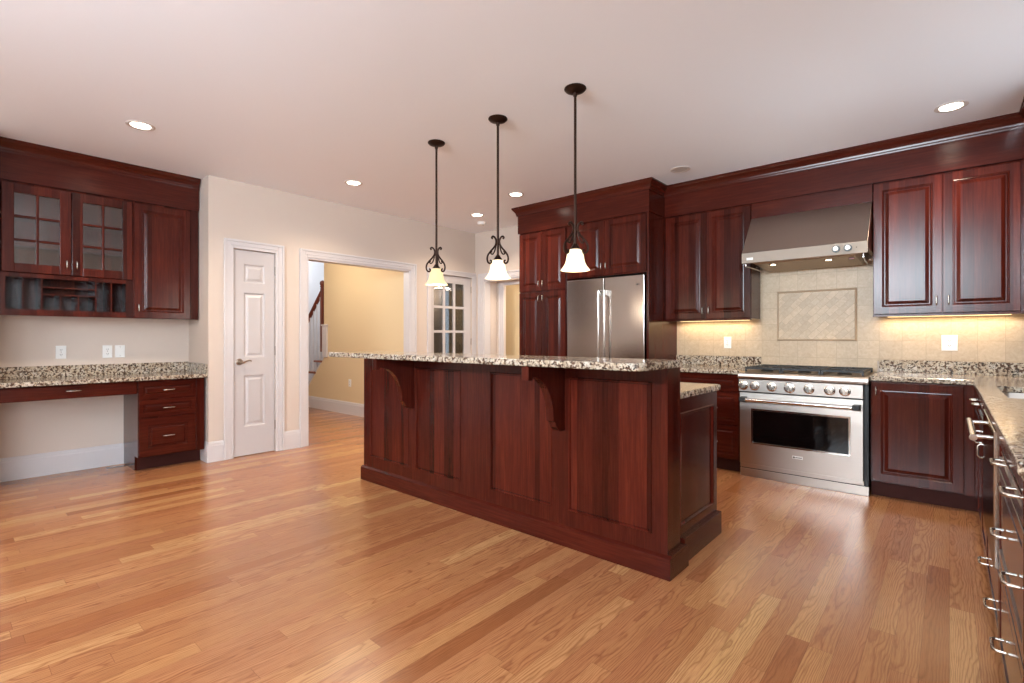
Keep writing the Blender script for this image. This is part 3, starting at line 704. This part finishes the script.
for k in range(3):
    gx0 = .03+k*.288; gx1 = gx0+.283; y0, y1 = .07, .66; zt2 = .945
    mb = MB()
    for x in (gx0, gx1-.014): mb.box(x, x+.014, y0, y1, zt2-.016, zt2)
    for y in (y0, (y0+y1)/2-.007, y1-.014): mb.box(gx0+.014, gx1-.014, y, y+.014, zt2-.016, zt2)
    xm = (gx0+gx1)/2
    for yc in (.215, .51):
        for q in range(8):
            th = q*PI/4
            a0, a1 = .035, .12
            mb.tube([(xm+a0*math.cos(th), yc+a0*math.sin(th), zt2-.007), (xm+a1*math.cos(th), yc+a1*math.sin(th), zt2-.007)], .006, 6)
    for x in (gx0, gx1-.014):
        for y in (y0, y1-.014): mb.box(x, x+.014, y, y+.014, .906, zt2-.016)
    mb.build('grate', M['iron'], t)
    for yc in (.215, .51): MB().lathe([(.05, .906), (.05, .914), (.034, .922), (.034, .927), (.001, .928)], (xm, yc, 0), 24).build('burner', M['iron'], t, smooth=True)

# ------------------------------------------------------------------ east base run (fronts face west)
XB = .13
def east(name, label, cat, y): return thing(name, label, cat, (XB, y, 0), -PI/2)
DE = XE-XB-.002
t = east('base_cabinet', 'narrow cherry base cabinet at the inner corner under the right counter', 'cabinet', 4.628)
carcass(t, 0, .448, .115, ZT, DE, kick=1); door(t, .02, .440, .735, .868, 'wide', DRAW, 'drawer', 'woodh'); door(t, .02, .440, .122, .725, (.40, .655))
t = east('sink_cabinet', 'cherry sink base with two doors below the sink', 'cabinet', 4.178)
MB().box(0, .948, .0205, DE, .115, .66).box(0, .948, .0205, .05, .66, ZT).box(0, .018, .05, DE, .66, ZT).box(.93, .948, .05, DE, .66, ZT).build('body', M['wood'], t)
MB().box(0, .948, .08, DE, 0, .115).build('toe_kick', M['kick'], t)
door(t, .006, .942, .735, .868, None, DRAW, 'drawer', 'woodh'); hpull(t.children[-1], .20, .815)
door(t, .006, .474-G, .122, .725, (.44, .66)); door(t, .474+G, .942, .122, .725, (.90, .66))
t = east('appliance_cabinet', 'cherry base holding the stainless drawer with the thick bar handle', 'cabinet', 3.226)
MB().box(0, .764, .0205, DE, .115, .37).box(0, .012, .0205, DE, .37, ZT).box(.752, .764, .0205, DE, .37, ZT).box(.012, .752, .5, DE, .37, ZT).build('body', M['wood'], t)
MB().box(0, .764, .08, DE, 0, .115).build('toe_kick', M['kick'], t)
door(t, .006, .758, .122, .362, None, DRAW, 'drawer', 'woodh')
for x in (.14, .62): hpull(t.children[-1], x, .20)
t = east('drawer_appliance', 'stainless built-in drawer appliance under the right counter', 'appliance', 3.21)
MB().box(.004, .728, .0205, .48, .378, .868).build('body', M['iron'], t)
o = MB().box(0, .732, -.012, .02, .376, .868).build('front', M['steelv'], t, bevel=.004)
MB().tube([(.10, -.062, .822), (.62, -.062, .822)], .0125, 18).build('handle', M['chrome'], o, smooth=True)
for x in (.14, .58): MB().tube([(x, -.062, .822), (x, -.01, .822)], .008, 12).build('handle_post', M['chrome'], o, smooth=True)
t = east('base_cabinet', 'cherry base with three wide drawers, nearest at the right edge', 'cabinet', 2.46)
carcass(t, 0, .80, .115, ZT, DE, kick=1)
for z0, z1 in ((.755, .868), (.435, .745), (.122, .425)):
    o = door(t, .006, .794, z0, z1, None, DRAW, 'drawer', 'woodh')
    for x in (.28, .68): hpull(o, x, (z0+z1)/2 if z0 > .2 else .24)

# ------------------------------------------------------------------ island
IX0, IX1, IY = -3.755, -1.057, 2.39
t = thing('kitchen_island', 'long dark cherry kitchen island with raised panels and corbels', 'island', (IX0, IY, 0))
wI = IX1-IX0; IB = .155            # pony wall thickness
HB = 1.05
MB().box(0, wI, .012, IB, 0, HB).build('raised_wall', M['wood'], t)
lx = wI-.022
MB().box(0, lx-.012, IB, .762, .11, ZT).build('lower_body', M['wood'], t)
# front face: stiles, rails, bead-framed panels
PX = [(-3.664, -3.136), (-3.056, -2.553), (-2.276, -1.77), (-1.656, -1.14)]
PX = [(a-IX0, b-IX0) for a, b in PX]; pz0, pz1 = .205, .975
mb = MB(); prev = 0
for a, b in PX: mb.box(prev, a, 0, .0125, .1, HB); prev = b
mb.box(prev, wI, 0, .0125, .1, HB)
for a, b in PX: mb.box(a, b, 0, .0125, .1, pz0).box(a, b, 0, .0125, pz1, HB)
mb.build('face_frame', M['plainwood'], t)
BEAD = [(-.0005, .0119), (-.0005, -.0005), (.003, -.006), (.010, -.006), (.014, .002), (.015, .0085), (.022, .0085)]
for a, b in PX: MB().framed(a, b, pz0, pz1, BEAD).build('front_panel', M['wood'], t)
# right end: recessed panel on the lower body
def rot_pts(loops, y0, y1, z0, z1, x):
    return [[(x-d_, y0+i, z0+i), (x-d_, y1-i, z0+i), (x-d_, y1-i, z1-i), (x-d_, y0+i, z1-i)] for i, d_ in loops]
e0, e1 = IB, .75
mb = MB().box(lx-.012, lx, e0, e0+.045, .1, ZT).box(lx-.012, lx, e1-.045, e1+.015, .1, ZT).box(lx-.012, lx, e0+.045, e1-.045, .1, .19).box(lx-.012, lx, e0+.045, e1-.045, .80, ZT); mb.build('end_frame', M['plainwood'], t)
MB().rings(rot_pts([(-.0005, .0119), (-.0005, -.0005), (.004, -.005), (.012, -.004), (.018, .006), (.026, .007)], e0+.045, e1-.045, .19, .80, lx)).build('end_panel', M['wood'], t)
# plinth
MB().box(-.02, wI+.022, -.02, .215, 0, .105).prism([(-.02, .105), (.0, .118), (.195, .118), (.215, .105)], 'x', -.02, wI+.022).box(wI-.06, wI+.0, .215, .785, 0, .135).box(-.02, wI-.06, .215, .765, 0, .1).build('plinth', M['woodh'], t, bevel=.002)
# corbels
def corbel(xc, th=.05):
    P = [(0, 1.049), (0, .665)]
    P += [(-.03, .665), (-.055, .672), (-.078, .692), (-.090, .715), (-.098, .727), (-.112, .729), (-.112, .748)]
    for k in range(9):
        q = PI/2*k/8; P.append((-.112-.185*(1-math.cos(q)), .748+.24*math.sin(q)))
    P += [(-.297, .972), (-.335, .972), (-.335, 1.049)]
    mb = MB().prism([(y+.0, z) for y, z in P], 'x', xc-th/2, xc+th/2)
    o = mb.build('corbel', M['plainwood'], t, bevel=.004)
corbel(-3.098-IX0); corbel(-1.702-IX0)
t = thing('bar_countertop', 'raised granite bar top on the island', 'countertop', (IX0, 2.035, HB))
def rpoly(x0, x1, y0, y1, r, n=5):
    return [(x, y) for x, y, _ in [( (x0+x1)/2+p[0], (y0+y1)/2+p[1], 0) for p in rr((x1-x0)/2, (y1-y0)/2, r, 0, n)]]
MB().prism(rpoly(.02, wI+.035, 0, .49, .05), 'z', .0005, .037).build('slab', M['granite'], t, bevel=.008, seg=3)
t = thing('island_countertop', 'lower granite work surface on the far side of the island', 'countertop', (IX0, IY+IB, ZT))
MB().prism(rpoly(-.03, wI+.0, .0005, .625, .02), 'z', .0005, .035).build('slab', M['granite'], t, bevel=.008, seg=3)

# ------------------------------------------------------------------ pendants
def pendant(label, loc):
    t = thing('pendant_light', label, 'pendant light', loc, 0, 'pendants over the island')
    zl = lambda z: z-ZC
    MB().lathe([(.068, 0), (.069, -.006), (.060, -.016), (.035, -.026), (.014, -.030), (.012, -.05), (.001, -.051)], (0, 0, 0), 32).build('canopy', M['bronze'], t, smooth=True)
    MB().lathe([(.0085, zl(1.76)), (.0085, -.03)], (0, 0, 0), 16).lathe([(.013, zl(1.86)), (.013, zl(1.88))], (0, 0, 0), 16).build('rod', M['bronze'], t, smooth=True)
    MB().lathe([(.001, zl(1.79)), (.013, zl(1.79)), (.020, zl(1.778)), (.030, zl(1.764)), (.034, zl(1.754)), (.001, zl(1.753))], (0, 0, 0), 28).build('socket_cup', M['bronze'], t, smooth=True)
    for k in range(3):
        th = YAW+PI/2+k*2*PI/3; ca, sa = math.cos(th), math.sin(th)
        def P(r, z): return (r*1.16*ca, r*1.16*sa, zl(z))
        out = [(.036, 1.905), (.043, 1.912), (.036, 1.922), (.024, 1.918), (.014, 1.902), (.012, 1.885), (.016, 1.865), (.030, 1.84), (.050, 1.815), (.068, 1.787), (.074, 1.76), (.069, 1.737), (.057, 1.728), (.046, 1.734), (.045, 1.746), (.054, 1.750)]
        inn = [(.013, 1.87), (.018, 1.835), (.026, 1.81), (.037, 1.795), (.047, 1.797), (.049, 1.808), (.041, 1.812)]
        def smooth(p):
            p = [Vector((a, b, 0)) for a, b in p]; q = []
            for i in range(len(p)-1):
                p0, p1, p2, p3 = p[max(i-1, 0)], p[i], p[i+1], p[min(i+2, len(p)-1)]
                for s_ in (0, .34, .67):
                    q.append(.5*((2*p1)+(p2-p0)*s_+(2*p0-5*p1+4*p2-p3)*s_*s_+(3*p1-p0-3*p2+p3)*s_**3))
            q.append(p[-1]); return [P(v.x, v.y) for v in q]
        MB().tube(smooth(out), .0068, 8).tube(smooth(inn), .0052, 8).build('scroll_arm', M['bronze'], t, smooth=True)
    prof = [(.030, 1.757), (.040, 1.750), (.048, 1.736), (.053, 1.715), (.057, 1.69), (.063, 1.668), (.075, 1.647), (.084, 1.636), (.092, 1.625)]
    prof = [(r, zl(z)) for r, z in prof]; inner = [(r-.004, z) for r, z in prof[::-1]]
    MB().lathe(prof+inner, (0, 0, 0), 40, closed=True).build('glass_shade', M['shade'], t, smooth=True)
    MB().lathe([(.001, zl(1.735)), (.014, zl(1.735)), (.016, zl(1.71)), (.026, zl(1.685)), (.022, zl(1.665)), (.001, zl(1.655))], (0, 0, 0), 20).build('bulb', M['bulb'], t, smooth=True)
    light('pendant_glow', 'POINT', (loc[0], loc[1], 1.59), 4, WARM, .05)
    return t
p0 = pendant('bronze scroll pendant with bell shade, rightmost, in front of the fridge cabinets', (-1.773, 2.638, ZC))
for x, lab in ((-2.434, 'bronze scroll pendant with bell shade, middle of three over the island'), (-3.105, 'bronze scroll pendant with a dimmer amber bell shade, leftmost of three')):
    c = copy_tree(p0); c.location = (x, 2.638, ZC); c['label'] = lab
    light('pendant_glow', 'POINT', (x, 2.638, 1.59), 4, WARM, .05)
    if x < -3:
        for ch in c.children:
            if ch.name.startswith('glass_shade'): ch.data = ch.data.copy(); ch.data.materials[0] = M['amber']

# ------------------------------------------------------------------ ceiling lights
def can(label, x, y, lit=True, r=.078):
    t = thing('recessed_light', label, 'ceiling light', (x, y, ZC), 0, 'recessed ceiling lights')
    MB().lathe([(r+.012, 0), (r+.012, -.003), (r+.006, -.006), (r-.008, -.006), (r-.016, -.001), (r-.016, 0)], (0, 0, 0), 36, closed=True).build('trim_ring', M['can'], t, smooth=True)
    MB().lathe([(.001, -.0005), (r-.017, -.0005), (r-.017, -.003), (.001, -.004)], (0, 0, 0), 32).build('lens', M['lens' if lit else 'offlens'], t, smooth=True)
    if lit: light('can_spot', 'SPOT', (x, y, ZC-.02), 50, WARM, .06, spot=2.5, blend=.8)
can('lit recessed ceiling light above the desk cabinets, on the left', -4.50, .99)
can('lit recessed ceiling light in front of the wide hall opening', -4.54, 2.77)
can('lit recessed ceiling light near the glazed door, beside the smoke detector', -4.54, 4.53)
can('lit recessed ceiling light left of the pantry crown', -3.57, 4.16)
can('unlit recessed ceiling light right of the fridge crown', -1.89, 4.55, False)
can('lit recessed ceiling light at the upper right over the corner counter', .008, 4.52)
t = thing('smoke_detector', 'round white smoke detector on the ceiling near the glazed door', 'smoke detector', (-4.79, 4.87, ZC))
MB().lathe([(.062, 0), (.062, -.012), (.054, -.030), (.03, -.036), (.001, -.037)], (0, 0, 0), 32).build('housing', M['plate'], t, smooth=True)
MB().lathe([(.008, -.0365), (.008, -.0395), (.001, -.04)], (.025, 0, 0), 12).build('test_button', M['slot'], t)

# under-cabinet and hood light
light('under_cabinet_light', 'AREA', (-1.83, 5.24, 1.366), 1.25, (1, .78, .5), .7, .04)
light('under_cabinet_light', 'AREA', (-.02, 5.24, 1.366), 1.5, (1, .78, .5), .8, .04)
for x in (-1.177, -.757): light('hood_light', 'SPOT', (x, 4.87, 1.838), 1.2, WARM, .02, spot=1.9)
